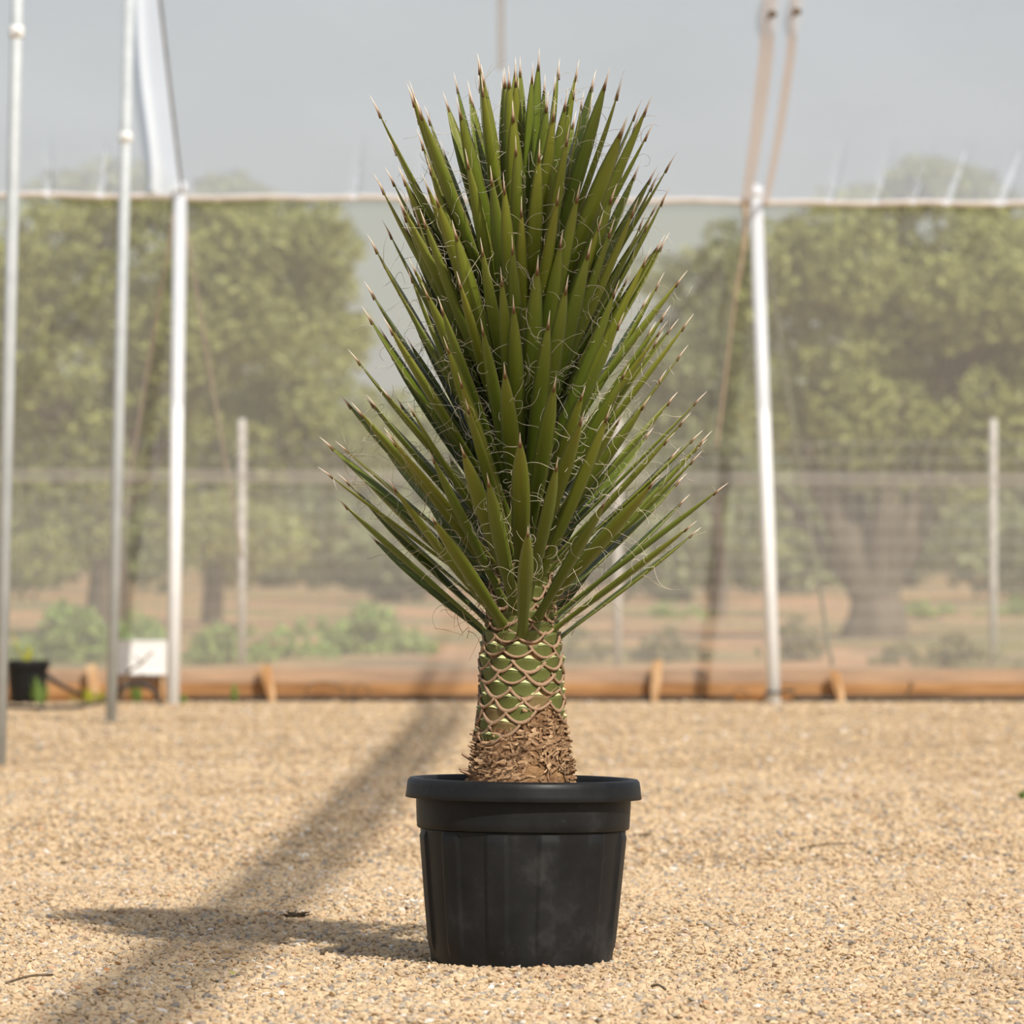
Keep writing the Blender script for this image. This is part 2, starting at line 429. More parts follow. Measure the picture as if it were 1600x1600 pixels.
def pole(base, top, r, mat, label, cap=True, coupling=None):
    base = Vector(base); top = Vector(top)
    root = empty('steel_pole', base)
    mb = MB(); mb.tube([(0, 0, 0), (top - base) * .5, top - base], r, 20); mb.build('tube', mat, root)
    if cap:
        mb = MB(); t = top - base
        mb.tube([t + Vector((0, 0, -.035)), t + Vector((0, 0, .004)), t + Vector((0, 0, .022)), t + Vector((0, 0, .030))], [r * 1.13, r * 1.13, r * .9, r * .35], 18); mb.build('cap', M['cap'], root)
        mb = MB(); mb.tube([t + Vector((0, 0, -.075)), t + Vector((0, 0, -.06))], r * 1.16, 16); mb.build('tie_wire', M['bracket'], root)
    if coupling:
        c = Vector(coupling) - base
        mb = MB(); mb.tube([c + Vector((0, 0, -.022)), c + Vector((0, 0, -.014)), c + Vector((0, 0, .014)), c + Vector((0, 0, .022))], [r * 1.05, r * 1.22, r * 1.22, r * 1.05], 18); mb.build('coupling', M['cap'], root)
        mb = MB(); mb.ball(c + Vector((.006, -r * 1.2, 0)), .012, 10, 6); mb.build('bolt', M['cap'], root)
    return tag(root, label, 'pole', 'poles of the net house')
def tall(bx, by, tx, ty, cx, cy, r, label):
    b = G(bx, by); d = b.y + D; a = P(tx, ty, d); top = b + (a - b) * ((RZ - .06) / a.z)
    k = b + (a - b) * (P(cx, cy, d).z / a.z)
    pole(b - Vector((0, 0, .03)), top, r, M['steel'], label, False, k)
tall(-1, 1191, 27, 0, 28, 50, .0215, 'galvanised grey pole at the left edge, nearest to the camera of the poles')
tall(173, 1129, 202, 0, 197, 215, .0235, 'galvanised grey pole between the leftmost pole and the white pole')
b = G(270, 1100.5); pole(b - Vector((0, 0, .03)), P(282, 292, 27.74), .031, M['steel_white'], 'bright white pole left of the yucca beside the small white board')
b = G(1210, 1100); pole(b - Vector((0, 0, .03)), P(1181, 298, 27.74), .031, M['steel_white'], 'bright white leaning pole right of the yucca')

# timber edging: a rounded beam along the foot of the net
mb = MB(); prof = []
for k in range(12):
    a = 2 * PI * k / 12
    prof.append((.085 * max(-1, min(1, 1.25 * math.cos(a))), .078 * max(-1, min(1, 1.25 * math.sin(a)))))
npt = 60; vs = []
for i in range(npt):
    x = -7 + 14 * i / (npt - 1)
    for (a, b_) in prof: vs.append((x, D_BOT - D + a + .006 * math.sin(i * .8), .072 + b_ * (1 + .03 * math.sin(i * 1.3)) ))
fs = [(i * 12 + k, i * 12 + (k + 1) % 12, (i + 1) * 12 + (k + 1) % 12, (i + 1) * 12 + k) for i in range(npt - 1) for k in range(12)]
fs += [tuple(range(12)), tuple((npt - 1) * 12 + k for k in range(12))]
mb.add(vs, fs); tag(mb.build('timber_edging', M['timber'], smooth=True), 'long orange-brown timber beam lying along the foot of the net wall', 'timber')
YT = D_NET - D - .012      # front face of the timber

# stakes in front of the timber
def stake(px, y0, y1, lean, label):
    d = YT + D - .045; a = P(px, y0, d); top = P(px + lean, y1, d); h = top.z
    root_v = []; n = 5
    mb = MB(); w = .022
    ring = []
    for i in range(n + 1):
        t = i / n; c = Vector((a.x + (top.x - a.x) * t, a.y + .015 * (t - .5), -.02 + (h + .02) * t))
        ww = w * (.55 + .5 * min(1, t * 2)); dd = .018
        for k, (sx, sy) in enumerate(((-1, -1), (.3, -1.3), (1, -.7), (1, 1), (-1, 1))):
            ring.append(c + Vector((sx * ww * random.uniform(.9, 1.1), sy * dd * random.uniform(.85, 1.1), (random.uniform(-.008, .012) if i == n else 0))))
    fs = [(i * 5 + k, i * 5 + (k + 1) % 5, (i + 1) * 5 + (k + 1) % 5, (i + 1) * 5 + k) for i in range(n) for k in range(5)]
    fs += [(4, 3, 2, 1, 0), tuple(n * 5 + k for k in range(5))]
    mb.add(ring, fs); o = mb.build('wooden_stake', M['stake'], None, False)
    return tag(o, label, 'stake', 'split stakes along the timber')
stake(150, 1090, 1040, -8, 'short split wooden stake between the small black pot and the white board')
stake(427, 1096, 1040, -13, 'pale split wooden stake leaning at the timber left of the yucca')
stake(1022, 1092, 1032, 6, 'split wooden stake at the timber just right of the yucca')
stake(1316, 1097, 1050, -12, 'split wooden stake at the timber right of the white leaning pole')

# white board standing on the timber
d = D_NET - .05; a = P(185, 1054, d); b = P(262, 1001, d)
root = empty('white_board', ((a.x + b.x) / 2, d - D, a.z))
mb = MB(); w = (b.x - a.x) / 2; h = b.z - a.z
mb.box((0, 0, h / 2), (w - .004, .008, h / 2 - .004)); mb.build('panel', M['white_board'], root, False)
mb = MB()
for s in (-1, 1): mb.box((s * (w - .005), 0, h / 2), (.006, .012, h / 2)); mb.box((0, 0, h / 2 + s * (h / 2 - .005)), (w - .011, .012, .006))
mb.build('frame', M['white_board'], root, False)
mb = MB(); mb.tube([(-w * .75, .016, -a.z - .02), (-w * .75, .016, h * .7)], .009, 6); mb.build('leg', M['stake'], root)
mb = MB(); mb.tube([(w * .75, .016, -a.z - .02), (w * .75, .016, h * .7)], .009, 6); mb.build('leg', M['stake'], root)
tag(root, 'small blank white board standing at the timber beside a white pole', 'board')
# twigs that shade it
mb = MB(); tw = [P(196, 1058, 27.84), P(206, 1046, 27.85), P(222, 1036, 27.88), P(234, 1022, 27.9), P(240, 1020, 27.9)]
mb.tube(spline(tw, 4), .006, 5); mb.tube(spline([tw[2], P(216, 1030, 27.88), P(210, 1026, 27.88)], 3), .004, 5); mb.tube(spline([tw[1], P(198, 1050, 27.8), P(192, 1085, 27.7), P(190, 1097, 27.7)], 4), .005, 5)
tag(mb.build('dry_twig', M['twig']), 'crooked brown dry twig in front of the small white board', 'twig')

# black pipes
def pipe(pts, r, label, name='irrigation_pipe', cat='pipe', mat='black_pipe', n=8):
    mb = MB(); mb.tube(spline(pts, 8), r, n); return tag(mb.build(name, M[mat]), label, cat)
yp = YT - .03
pipe([(-1.55, yp, .012), (-1, yp - .01, .012), (-.3, yp, .014), (.5, yp - .01, .012), (1.06, yp, .012)], .010, 'thin black drip pipe along the foot of the timber left of the leaning pole')
pipe([(1.34, yp, .012), (1.8, yp - .008, .013), (2.4, yp, .012), (3.2, yp, .012)], .012, 'thin black drip pipe along the timber right of the leaning pole')
pipe([P(70, 1052, 27.75), P(90, 1068, 27.6), P(110, 1078, 27.6), P(128, 1084, 27.85), P(160, 1091, 27.6), G(176, 1097, .012), P(186, 1078, 27.2), P(202, 1070, 27.2), P(222, 1069, 27.2), P(238, 1077, 27.2), P(246, 1090, 27.2), G(251, 1102, .0)], .011,
     'dark hose arching from the small black pot to the white pole', 'hose', 'hose')
pipe([G(-60, 1104, .01), G(12, 1104, .01), G(60, 1106, .01), G(110, 1105, .01), G(140, 1100, .01), G(158, 1097.5, .01)], .009, 'thin dark hose lying on the gravel before the small black pot', 'hose', 'hose')
def loop_twig(px0, px1, py, label):
    d = YT + D - .03
    pipe([G(px0, 1096, 0) if False else P(px0, 1094, d), P(px0 + 4, py + 6, d), P((px0 + px1) / 2, py, d), P(px1 - 3, py + 8, d), P(px1, 1094, d)], .004, label, 'dry_twig', 'twig', 'twig', 5)
loop_twig(478, 536, 1066, 'thin bent twig arched against the timber right of the pale stake')
loop_twig(550, 578, 1068, 'small bent twig arched against the timber left of the yucca shadow')
loop_twig(1142, 1170, 1076, 'thin bent twig at the timber left of the leaning white pole')
pipe([P(1415, 1094, 27.98), P(1419, 1080, 27.98), P(1425, 1070, 27.98), P(1419, 1066, 27.98)], .007, 'short dark hooked twig at the timber right of the last stake', 'dry_twig', 'twig', 'twig', 5)
# strap at the foot of the leaning pole
q = P(1208, 1081, 27.5); q.y = G(1210, 1100).y
root = empty('black_strap', (q.x, q.y, q.z))
mb = MB(); mb.tube([(.037 * math.cos(a), .037 * math.sin(a), .002 * math.sin(a)) for a in np.linspace(0, 2 * PI, 21)], .006, 6); mb.build('loop', M['black_pipe'], root)
mb = MB(); mb.tube([(.03, -.02, .002), (.06, -.03, .008), (.10, -.03, .007)], [.006, .009, .008], 7); mb.build('tail', M['black_pipe'], root)
mb = MB(); mb.tube(spline([(-.03, -.02, 0), (-.045, -.03, -.03), (-.06, -.03, -.05)], 4), .006, 6); mb.build('end', M['black_pipe'], root)
tag(root, 'black strap tied round the foot of the leaning white pole', 'strap')

# guy ropes outside / inside the net
def rope(a, b, r, mat, label):
    a = Vector(a); b = Vector(b); mid = (a + b) / 2 + Vector((0, 0, -.01))
    mb = MB(); mb.tube(spline([a, mid, b], 8), r, 6)
    return tag(mb.build('guy_rope', M[mat]), label, 'rope', 'guy ropes of the poles')
rope(P(286, 330, 27.95), P(378, 870, 28.6), .0075, 'rope', 'tan guy rope slanting down right from the white left pole')
rope(P(272, 330, 27.95), P(200, 760, 28.6), .0075, 'rope', 'tan guy rope slanting down left behind the white left pole')
rope(P(1188, 330, 27.97), P(1300, 1040, 28.6), .0095, 'greencord', 'greenish guy cord slanting down right from the leaning white pole')
mb = MB(); mb.tube(spline([P(1163, 312, 27.70), P(1165, 345, 27.70), P(1161, 395, 27.71), P(1149, 465, 27.73), P(1139, 545, 27.76), P(1120, 700, 27.82)], 6), [.014] * 6 + [.012] * 6 + [.009] * 6 + [.006] * 13, 6)
tag(mb.build('guy_rope', M['rope']), 'brown rope hanging left from the top of the leaning white pole', 'rope', 'guy ropes of the poles')

# ------------------------------------------------------------------ wire fence beyond
DF = 37.8
root = empty('wire_fence', (0, DF - D, 0)); tag(root, 'wire mesh fence on slim pale posts standing beyond the net wall', 'fence')
SP = 587 / F * DF; X0 = (965 - 800) / F * DF
for i in range(-3, 4):
    x = X0 + i * SP; r = .026
    mb = MB(); mb.tube([(x, 0, -.03), (x, 0, .8), (x, 0, 1.565), (x, 0, 1.58)], [r, r, r, r * .7], 10); mb.build('post', M['concrete'], root)
for k in range(14):
    z = .06 + k * .105
    mb = MB(); mb.tube([(X0 - 3 * SP, -.03, z), (X0, -.03, z - .004), (X0 + 3 * SP, -.03, z)], .0022, 4); mb.build('wire', M['wire'], root)
mb = MB()
for k in range(150):
    x = X0 - 3 * SP + 6 * SP * k / 149
    mb.tube([(x, -.034, .04), (x, -.034, 1.45)], .0014, 3)
o = mb.build('upright_wires', M['wire'], root); o['kind'] = 'stuff'

# ------------------------------------------------------------------ trees and scrub beyond
def foliage_mesh(name, blobs, per, size, mat, parent, flat=.8):
    allv = []; tint = []
    for (c, r) in blobs:
        n = max(8, int(per * (r ** 2)))
        dirs = rng.normal(size=(n, 3)); dirs /= np.linalg.norm(dirs, axis=1)[:, None]
        rad = r * rng.uniform(.25, 1, n) ** .45
        p = np.array(c) + dirs * rad[:, None] * np.array([1, 1, flat])
        a = rng.normal(size=(n, 3)); a[:, 2] += .4; a /= np.linalg.norm(a, axis=1)[:, None]
        b = np.cross(a, rng.normal(size=(n, 3))); b /= np.linalg.norm(b, axis=1)[:, None]
        s = size * rng.uniform(.6, 1.3, n)[:, None]
        quad = np.stack([p - a * s, p + b * s * .38 + a * s * .05, p + a * s, p - b * s * .38 + a * s * .05], 1)
        allv.append(quad.reshape(-1, 3)); tint.append(np.repeat(np.clip(rng.normal(.5, .25, n), 0, 1), 4))
    v = np.concatenate(allv); nq = len(v) // 4
    me = bpy.data.meshes.new(name); me.vertices.add(len(v)); me.vertices.foreach_set('co', v.ravel().astype('f'))
    me.loops.add(nq * 4); me.loops.foreach_set('vertex_index', np.arange(nq * 4, dtype='i'))
    me.polygons.add(nq); me.polygons.foreach_set('loop_start', np.arange(nq, dtype='i') * 4)
    me.update(calc_edges=True)
    at = me.attributes.new('tint', 'FLOAT', 'POINT'); at.data.foreach_set('value', np.concatenate(tint).astype('f'))
    me.materials.append(mat)
    o = bpy.data.objects.new(name, me); C.objects.link(o); o.parent = parent; o['kind'] = 'stuff'
    return o
def tree(px, depth, fork_py, crowns, per, leaf, mat, label, r0=.1, nlimb=6, blob=.45, group=None, name='olive_tree', lean=0, name_trunk='trunk', main=()):
    """crowns: (px, py, rx_px, rz_px, count) ellipses at the tree's distance"""
    base = Vector(((px - 800) / F * depth, depth - D, 0))
    root = empty(name, base); k = depth / F
    blobs = []
    for (cx, cy, rx, rz, cnt) in crowns:
        cc = P(cx, cy, depth) - base
        for _ in range(cnt):
            while True:
                u = np.array([random.uniform(-1, 1) for _ in range(3)])
                if (u ** 2).sum() < 1: break
            c = (cc.x + u[0] * rx * k, u[1] * rx * k * .8, max(cc.z + u[2] * rz * k, .25))
            blobs.append((c, blob * random.uniform(.6, 1.25)))
    foliage_mesh('foliage', blobs, per, leaf, mat, root)
    fork = P(px + lean, fork_py, depth) - base
    mb = MB(); mb.tube(spline([(0, 0, -.05), (fork.x * .4 + .03, 0, fork.z * .5), tuple(fork)], 5), [r0 * (1.45 - .5 * i / 10) for i in range(11)], 10)
    mb.build(name_trunk, M['trunk_bark'], root)
    pick = random.sample(blobs, min(nlimb, len(blobs)))
    for (lx, ly, lr, ldy) in main:
        c = P(lx, ly, depth) - base; c.y = ldy; m_ = fork.lerp(c, .5) + Vector((0, 0, -.06))
        pts = spline([fork - Vector((0, 0, .15)), m_, c], 5)
        mb = MB(); mb.tube(pts, [lr * (1 - .55 * i / (len(pts) - 1)) for i in range(len(pts))], 8); mb.build('branch', M['trunk_bark'], root)
    for (c, r) in pick:
        c = Vector(c); mid = fork.lerp(c, .5) + Vector((random.uniform(-.1, .1), random.uniform(-.1, .1), .1))
        pts = spline([fork - Vector((0, 0, .08)), mid, c], 4)
        mb = MB(); mb.tube(pts, [r0 * .55 * (1 - .8 * i / (len(pts) - 1)) for i in range(len(pts))], 6); mb.build('branch', M['trunk_bark'], root)
    return tag(root, label, 'tree', group)
GT = 'trees beyond the net wall'
tree(165, 52, 830, [(120, 500, 200, 190, 46), (330, 460, 170, 150, 36), (190, 305, 110, 25, 6), (345, 318, 40, 20, 3), (90, 720, 110, 120, 16), (500, 430, 80, 120, 9), (60, 850, 120, 50, 7)], 2100, .055, M['olive'],
     'broad olive-green tree behind the leftmost poles', .15, 8, .36, GT, main=((90, 640, .12, -.2), (240, 560, .11, .2), (200, 640, .1, -.3)))
tree(330, 60, 800, [(420, 560, 150, 170, 30), (490, 700, 110, 120, 16), (330, 720, 120, 90, 16), (400, 830, 160, 50, 12)], 2000, .06, M['olive'],
     'olive-green tree filling the gap between the white left pole and the yucca', .08, 7, .38, GT)
tree(1365, 50, 935, [(1400, 460, 230, 140, 50), (1470, 300, 130, 22, 7), (1330, 610, 150, 120, 26), (1540, 560, 130, 180, 30), (1620, 450, 120, 140, 20), (1450, 700, 160, 70, 14), (1250, 420, 60, 140, 10)], 2100, .055, M['olive'],
     'large olive-green tree with a thick forked trunk right of the leaning pole', .22, 8, .36, GT, main=((1255, 700, .15, -.3), (1320, 640, .13, .5), (1400, 620, .15, -.2), (1480, 690, .15, .3), (1215, 760, .08, .2)))
tree(1120, 67, 800, [(1120, 460, 45, 110, 12), (1130, 600, 90, 120, 22), (1050, 520, 55, 140, 12), (1080, 730, 110, 70, 14)], 1700, .07, M['olive_b'],
     'slender grey-green tree just left of the leaning white pole', .07, 6, .36, GT)
# far row
far = [(-20, 560), (170, 600), (420, 620), (610, 640), (770, 620), (930, 600), (1060, 640), (1230, 600), (1420, 620), (1620, 580)]
farlab = ['far grey-green tree of the back row at the left edge of the view', 'far grey-green tree of the back row behind the second grey pole', 'far grey-green tree of the back row right of the slim left fence post',
          'far grey-green tree of the back row just left of the yucca', 'far grey-green tree of the back row straight behind the yucca crown', 'far grey-green tree of the back row behind the right side of the yucca',
          'far grey-green tree of the back row between the yucca and the leaning pole', 'far grey-green tree of the back row right of the leaning pole', 'far grey-green tree of the back row behind the thick forked trunk', 'far grey-green tree of the back row at the right edge of the view']
for k_, ((x, y), lb) in enumerate(zip(far, farlab)):
    tree(x, (92, 112, 134)[k_ % 3], 850, [(x, y + 120, 105, 125, 34), (x, 845, 120, 35, 26)], 300, .16, M['olive_b'], lb, .16, 5, .75, GT)

def bush(px, py, wpx, hpx, mat, label, n=16, leaf=.04, per=5000, grp='low weeds beyond the net wall'):
    base = G(px, py); d = base.y + D; k = d / F
    root = empty('weed_bush', base)
    blobs = []
    for _ in range(n * 3):
        u = random.gauss(0, .42); v = random.random() ** 1.6 * max(.15, 1 - abs(u))
        blobs.append(((u * wpx / 2 * k * 1.25, random.uniform(-.35, .35), hpx * k * (.06 + .8 * v)), hpx * k * random.uniform(.10, .24)))
    foliage_mesh('foliage', blobs, per, leaf, mat, root)
    for _ in range(4):
        c = Vector(random.choice(blobs)[0]); mb = MB(); mb.tube([(c.x * .8, c.y * .5, -.02), tuple(c)], [.008, .003], 5); mb.build('stem', M['twig'], root)
    return tag(root, label, 'bush', grp)
bush(350, 1035, 130, 75, M['weed'], 'low green weed bush between the white left pole and the slim fence post')
bush(450, 1026, 120, 55, M['weed'], 'low green weed bush just right of the slim left fence post')
bush(580, 1020, 170, 90, M['weed'], 'tall green weed bush just left of the yucca trunk', 22)
bush(110, 1030, 170, 110, M['weed'], 'green weed bush behind the small black pot', 22)
bush(215, 1010, 90, 70, M['weed'], 'green weed bush above the small white board')
bush(505, 990, 150, 40, M['weed'], 'sparse green weed patch far left of the yucca trunk', 10)
bush(1040, 1030, 110, 60, M['scrub'], 'dull scrub bush just right of the yucca behind a stake', 14)
bush(1245, 1029, 90, 70, M['scrub'], 'dull scrub bush right of the leaning pole below the cord', 14)
bush(1500, 1040, 130, 60, M['scrub'], 'dull scrub bush left of the right fence post', 14)
bush(1400, 1034, 90, 36, M['scrub'], 'small dull scrub tuft below the thick forked trunk', 8)
bush(1050, 965, 110, 30, M['weed'], 'small green weed patch far right of the yucca', 8, .06)
bush(1440, 965, 130, 32, M['weed'], 'small green weed patch right of the thick forked trunk', 8, .06)
bush(1590, 960, 90, 34, M['weed'], 'small green weed patch at the right edge of the field', 8, .06)
bush(900, 1030, 120, 55, M['scrub'], 'dull scrub bush directly behind the yucca trunk', 10)

# small tufts inside, along the timber
def tuft(p, h, n, mat, label, spread=.05):
    root = empty('weed_tuft', p)
    mb = MB()
    for _ in range(n):
        a = random.uniform(0, 6.28); r_ = random.uniform(.2, 1) * spread; hh = h * random.uniform(.4, 1)
        tip = Vector((math.cos(a) * r_ * 1.4, math.sin(a) * r_ * .6, hh)); bs = Vector((tip.x * .4, tip.y * .4, -.01)); sdv = Vector((-math.sin(a), math.cos(a), 0)) * .008
        mid = bs.lerp(tip, .55) + Vector((0, 0, .01))
        mb.add([bs, mid - sdv, tip, mid + sdv], [(0, 1, 2), (0, 2, 3)])
    o = mb.build('blades', mat, root, False); o['kind'] = 'stuff'
    mb = MB(); mb.tube([(0, 0, -.01), (0, 0, h * .5)], [.004, .002], 5); mb.build('stem', M['twig'], root)
    return tag(root, label, 'weed', 'weed tufts along the timber')
tuft(G(62, 1100), .14, 34, M['weed'], 'bright green weed tuft in front of the small black pot')
tuft(G(137, 1100.5), .09, 14, M['sprout'], 'yellow-green weed tuft at the foot of the leftmost stake', .09)
tuft(G(212, 1099), .11, 14, M['weed'], 'dark green weed tuft under the arching hose', .03)
tuft(G(366, 1099), .11, 9, M['weed'], 'thin weed tuft at the timber right of the white left pole', .02)
tuft(G(287, 1099), .05, 16, M['weed'], 'tiny weed tuft at the foot of the white left pole', .02)
tuft(G(1602, 1250), .03, 24, M['weed'], 'tiny green weed tuft on the gravel at the right edge', .02)

# ------------------------------------------------------------------ black pots
def plastic_mat():
    t = NT('black_pot_plastic')
    f = t.noise(9, 6, .65); f2 = t.noise(55, 3, .7)
    c = t.ramp(f, [(.36, (.0095, .0098, .0105)), (.56, (.0165, .0168, .0175)), (.66, (.032, .0315, .031)), (.8, (.058, .055, .052))])
    c = t.mix(t.ramp(f2, [(.66, (0, 0, 0)), (.78, (.3,) * 3)]), c, (.07, .065, .06))
    ro = t.ramp(f, [(.35, (.40,) * 3), (.75, (.58,) * 3)])
    t.bsdf(c, ro, 0, .22)
    return t.m
M['pot'] = plastic_mat()
M['soil'] = simple('potting_soil', (.08, .045, .025), (.22, .13, .075), 70, .95, 0, .1, .8)
PX = .016
pot = empty('plant_pot', (PX, 0, 0)); pot.rotation_euler = (0, R(.75), 0)
tag(pot, 'large ribbed black plastic pot holding the yucca on the gravel', 'pot')
def flute(r, z, a):
    ph = (a * 12 / (2 * PI)) % 1.0
    e = min(1, max(0, (abs(ph - .5) - .19) / .035)); e = 1 - e * e * (3 - 2 * e)     # 1 on the raised panel
    top = .2205 - .010 * (abs(ph - .5) / .23) ** 3 if abs(ph - .5) < .23 else .2
    msk = 1 if z < top else 0
    msk *= min(1, max(0, (z - .012) / .02))
    return r + .0042 * e * msk
prof = [(.001, -.006), (.150, -.006), (.1535, -.003)] + [(.1545 + (.1755 - .1545) * (i / 24) ** .92, .0 + .2235 * i / 24) for i in range(25)] + [(.1757, .2275), (.172, .228)]
mb = MB(); mb.lathe(prof, 336, fr=lambda r, z, a: flute(r, z, a) if 0 < z < .224 and r > .15 else r)
body = mb.build('body', M['pot'], pot)
mb = MB(); mb.lathe([(.172, .2265), (.1795, .2265), (.1815, .229), (.1822, .24), (.1832, .262), (.1838, .290), (.1835, .300), (.176, .300)], 128); mb.build('collar', M['pot'], pot)
def lipfr(r, z, a):
    return r
mb = MB()
mb.lathe([(.1838, .2985), (.1895, .2995), (.1945, .297), (.1975, .285), (.1998, .2795), (.2012, .2785), (.2020, .2795), (.2005, .288), (.1993, .300), (.1978, .3080), (.1945, .3118), (.1880, .3122), (.1835, .3100), (.1815, .304), (.1780, .262), (.1770, .262), (.1800, .298)], 128)
mb.build('rim', M['pot'], pot)
mb = MB(); pf = [(.001, .298)] + [(r_, .298 - .004 * (i % 2) + .002 * math.sin(i)) for i, r_ in enumerate((.05, .09, .12, .15, .17))] + [(.1812, .292)]
mb.lathe(pf, 60, fr=lambda r, z, a: r); o = mb.build('soil', M['soil'], pot)

# small pot by the left pole
c = G(43, 1099); small = empty('plant_pot', c); tag(small, 'small black pot with a yellowish sprout beside the timber at left', 'pot')
mb = MB(); mb.lathe([(.001, -.004), (.080, -.004), (.083, 0), (.094, .15), (.096, .165), (.0975, .166), (.0985, .170)], 40); mb.build('body', M['pot'], small)
mb = MB(); mb.lathe([(.0985, .166), (.104, .166), (.1055, .17), (.106, .198), (.105, .203), (.099, .203), (.097, .198), (.094, .16)], 40); mb.build('rim', M['pot'], small)
mb = MB(); mb.lathe([(.001, .185), (.05, .187), (.0955, .183)], 30); mb.build('soil', M['soil'], small)
sp = empty('yellow_sprout', c + Vector((-.005, 0, .185))); tag(sp, 'thin yellow-green seedling growing in the small black pot', 'plant')
for (dx, h, w, bow) in ((-.07, .17, .009, -.02), (.005, .095, .015, .012), (.02, .085, .013, .02), (-.012, .07, .01, -.008)):
    mb = MB(); vs = []; fs = []
    for i in range(7):
        t = i / 6; ww = w * (math.sin(PI * min(1, .12 + t * .88)) + .05); cx = dx * t + bow * math.sin(t * PI) * .5
        vs += [(cx - ww * .5, .003, h * t), (cx, -.003, h * t), (cx + ww * .5, .003, h * t)]
    for i in range(6):
        for k in range(2): fs.append((3 * i + k, 3 * i + k + 1, 3 * i + k + 4, 3 * i + k + 3))
    mb.add(vs, fs); mb.build('leaf', M['sprout'], sp)

# ------------------------------------------------------------------ the yucca
def yleaf_mat():
    t = NT('yucca_leaf')
    tcn = t.n('ShaderNodeTexCoord'); sx = t.n('ShaderNodeSeparateXYZ'); t.l(tcn.outputs['Generated'], sx.inputs[0])
    a = t.n('ShaderNodeAttribute', attribute_name='margin')
    oi = t.n('ShaderNodeObjectInfo')
    base = t.ramp(sx.outputs[2], [(0, (.20, .21, .055)), (.06, (.095, .125, .016)), (.35, (.086, .122, .009)), (.75, (.128, .166, .014)), (.955, (.165, .185, .024)), (.99, (.12, .07, .03))])
    var = t.ramp(oi.outputs['Random'], [(0, (.78, .86, .8)), (.5, (1, 1, 1)), (.9, (1.14, 1.05, .9)), (1, (1.3, 1.1, .9))])
    c = t.mix(1.0, base, var, 'MULTIPLY')
    f = t.noise(60, 3, .6, stretch=(6, 6, .5))
    c = t.mix(t.ramp(f, [(.45, (0, 0, 0)), (.75, (.35,) * 3)]), c, (.12, .135, .02))
    f2 = t.noise(14, 3, .6)
    c = t.mix(t.ramp(f2, [(.60, (0, 0, 0)), (.8, (.30,) * 3)]), c, (.16, .11, .03))
    c = t.mix(t.ramp(a.outputs['Fac'], [(.8, (0, 0, 0)), (1, (.75,) * 3)]), c, (.30, .22, .11))
    b = t.bsdf(c, .42, 0, .42)
    return t.m
M['yleaf'] = yleaf_mat()
def spine_mat():
    t = NT('yucca_spine')
    tcn = t.n('ShaderNodeTexCoord'); sx = t.n('ShaderNodeSeparateXYZ'); t.l(tcn.outputs['Generated'], sx.inputs[0])
    t.bsdf(t.ramp(sx.outputs[2], [(0, (.14, .09, .03)), (.2, (.20, .10, .055)), (.38, (.5, .36, .25)), (.7, (.76, .66, .54))]), .6, 0, .3)
    return t.m
M['spine'] = spine_mat()
M['fibre'] = simple('leaf_fibre', (.48, .42, .30), (.68, .62, .48), 40, .7)
M['brown_fibre'] = simple('brown_fibre', (.20, .11, .06), (.42, .28, .17), 40, .8)
M['scale'] = simple('cut_leaf_base', (.075, .092, .016), (.16, .17, .048), 60, .55, 0, .35)
M['cut'] = simple('pale_cut_face', (.58, .60, .24), (.76, .74, .42), 90, .6)
M['brim'] = simple('tan_bark_rim', (.27, .155, .09), (.54, .37, .24), 70, .85, 0, .2, .4)
def bark_mat():
    t = NT('yucca_bark'); f = t.noise(55, 5, .7, stretch=(1, 1, 2.2)); f2 = t.noise(14, 3)
    c = t.ramp(f, [(.3, (.07, .035, .018)), (.5, (.24, .13, .065)), (.7, (.44, .27, .14))])
    c = t.mix(t.ramp(f2, [(.5, (0, 0, 0)), (.75, (.4,) * 3)]), c, (.5, .3, .12))
    t.bsdf(c, .9, 0, .15, f, 1.0, .006)
    return t.m
M['ybark'] = bark_mat()
def flake_mat():
    t = NT('bark_flake'); a = t.n('ShaderNodeAttribute', attribute_name='tint')
    f = t.noise(120, 2)
    c = t.mix(.35, t.ramp(a.outputs['Fac'], [(0, (.10, .055, .03)), (.3, (.26, .145, .075)), (.65, (.46, .29, .16)), (1, (.64, .45, .27))]), t.ramp(f, [(.3, (.16, .08, .04)), (.7, (.55, .36, .2))]))
    t.bsdf(c, .85, 0, .2)
    return t.m
M['flake'] = flake_mat()

def zz(y): return (1501 - y) / 915.0
RT = [(zz(1232), .0850), (zz(1215), .0835), (zz(1180), .078), (zz(1130), .0700), (zz(1080), .0665), (zz(1030), .0660), (zz(1000), .061), (zz(950), .053), (zz(900), .047), (zz(700), .036), (zz(550), .024), (zz(470), .010)]
def rad(z): return lerp_tab(RT, z)[0]
yucca = empty('yucca', (PX, 0, .296)); tag(yucca, 'tall yucca with stiff green spiky leaves and a thick cut trunk in a black pot', 'plant')
Z0 = .296
mb = MB(); pf = []
for i in range(44):
    z = Z0 + (zz(462) - Z0) * i / 43; pf.append((rad(z), z - Z0))
pf.append((.0005, zz(460) - Z0))
mb.lathe([(.0005, -.004)] + [(pf[0][0], -.004)] + pf, 40, fr=lambda r, z, a: r * (1 + .03 * math.sin(3 * a + 20 * z) + .02 * math.sin(7 * a - 31 * z)) if r > .01 else r)
mb.build('trunk', M['ybark'], yucca)

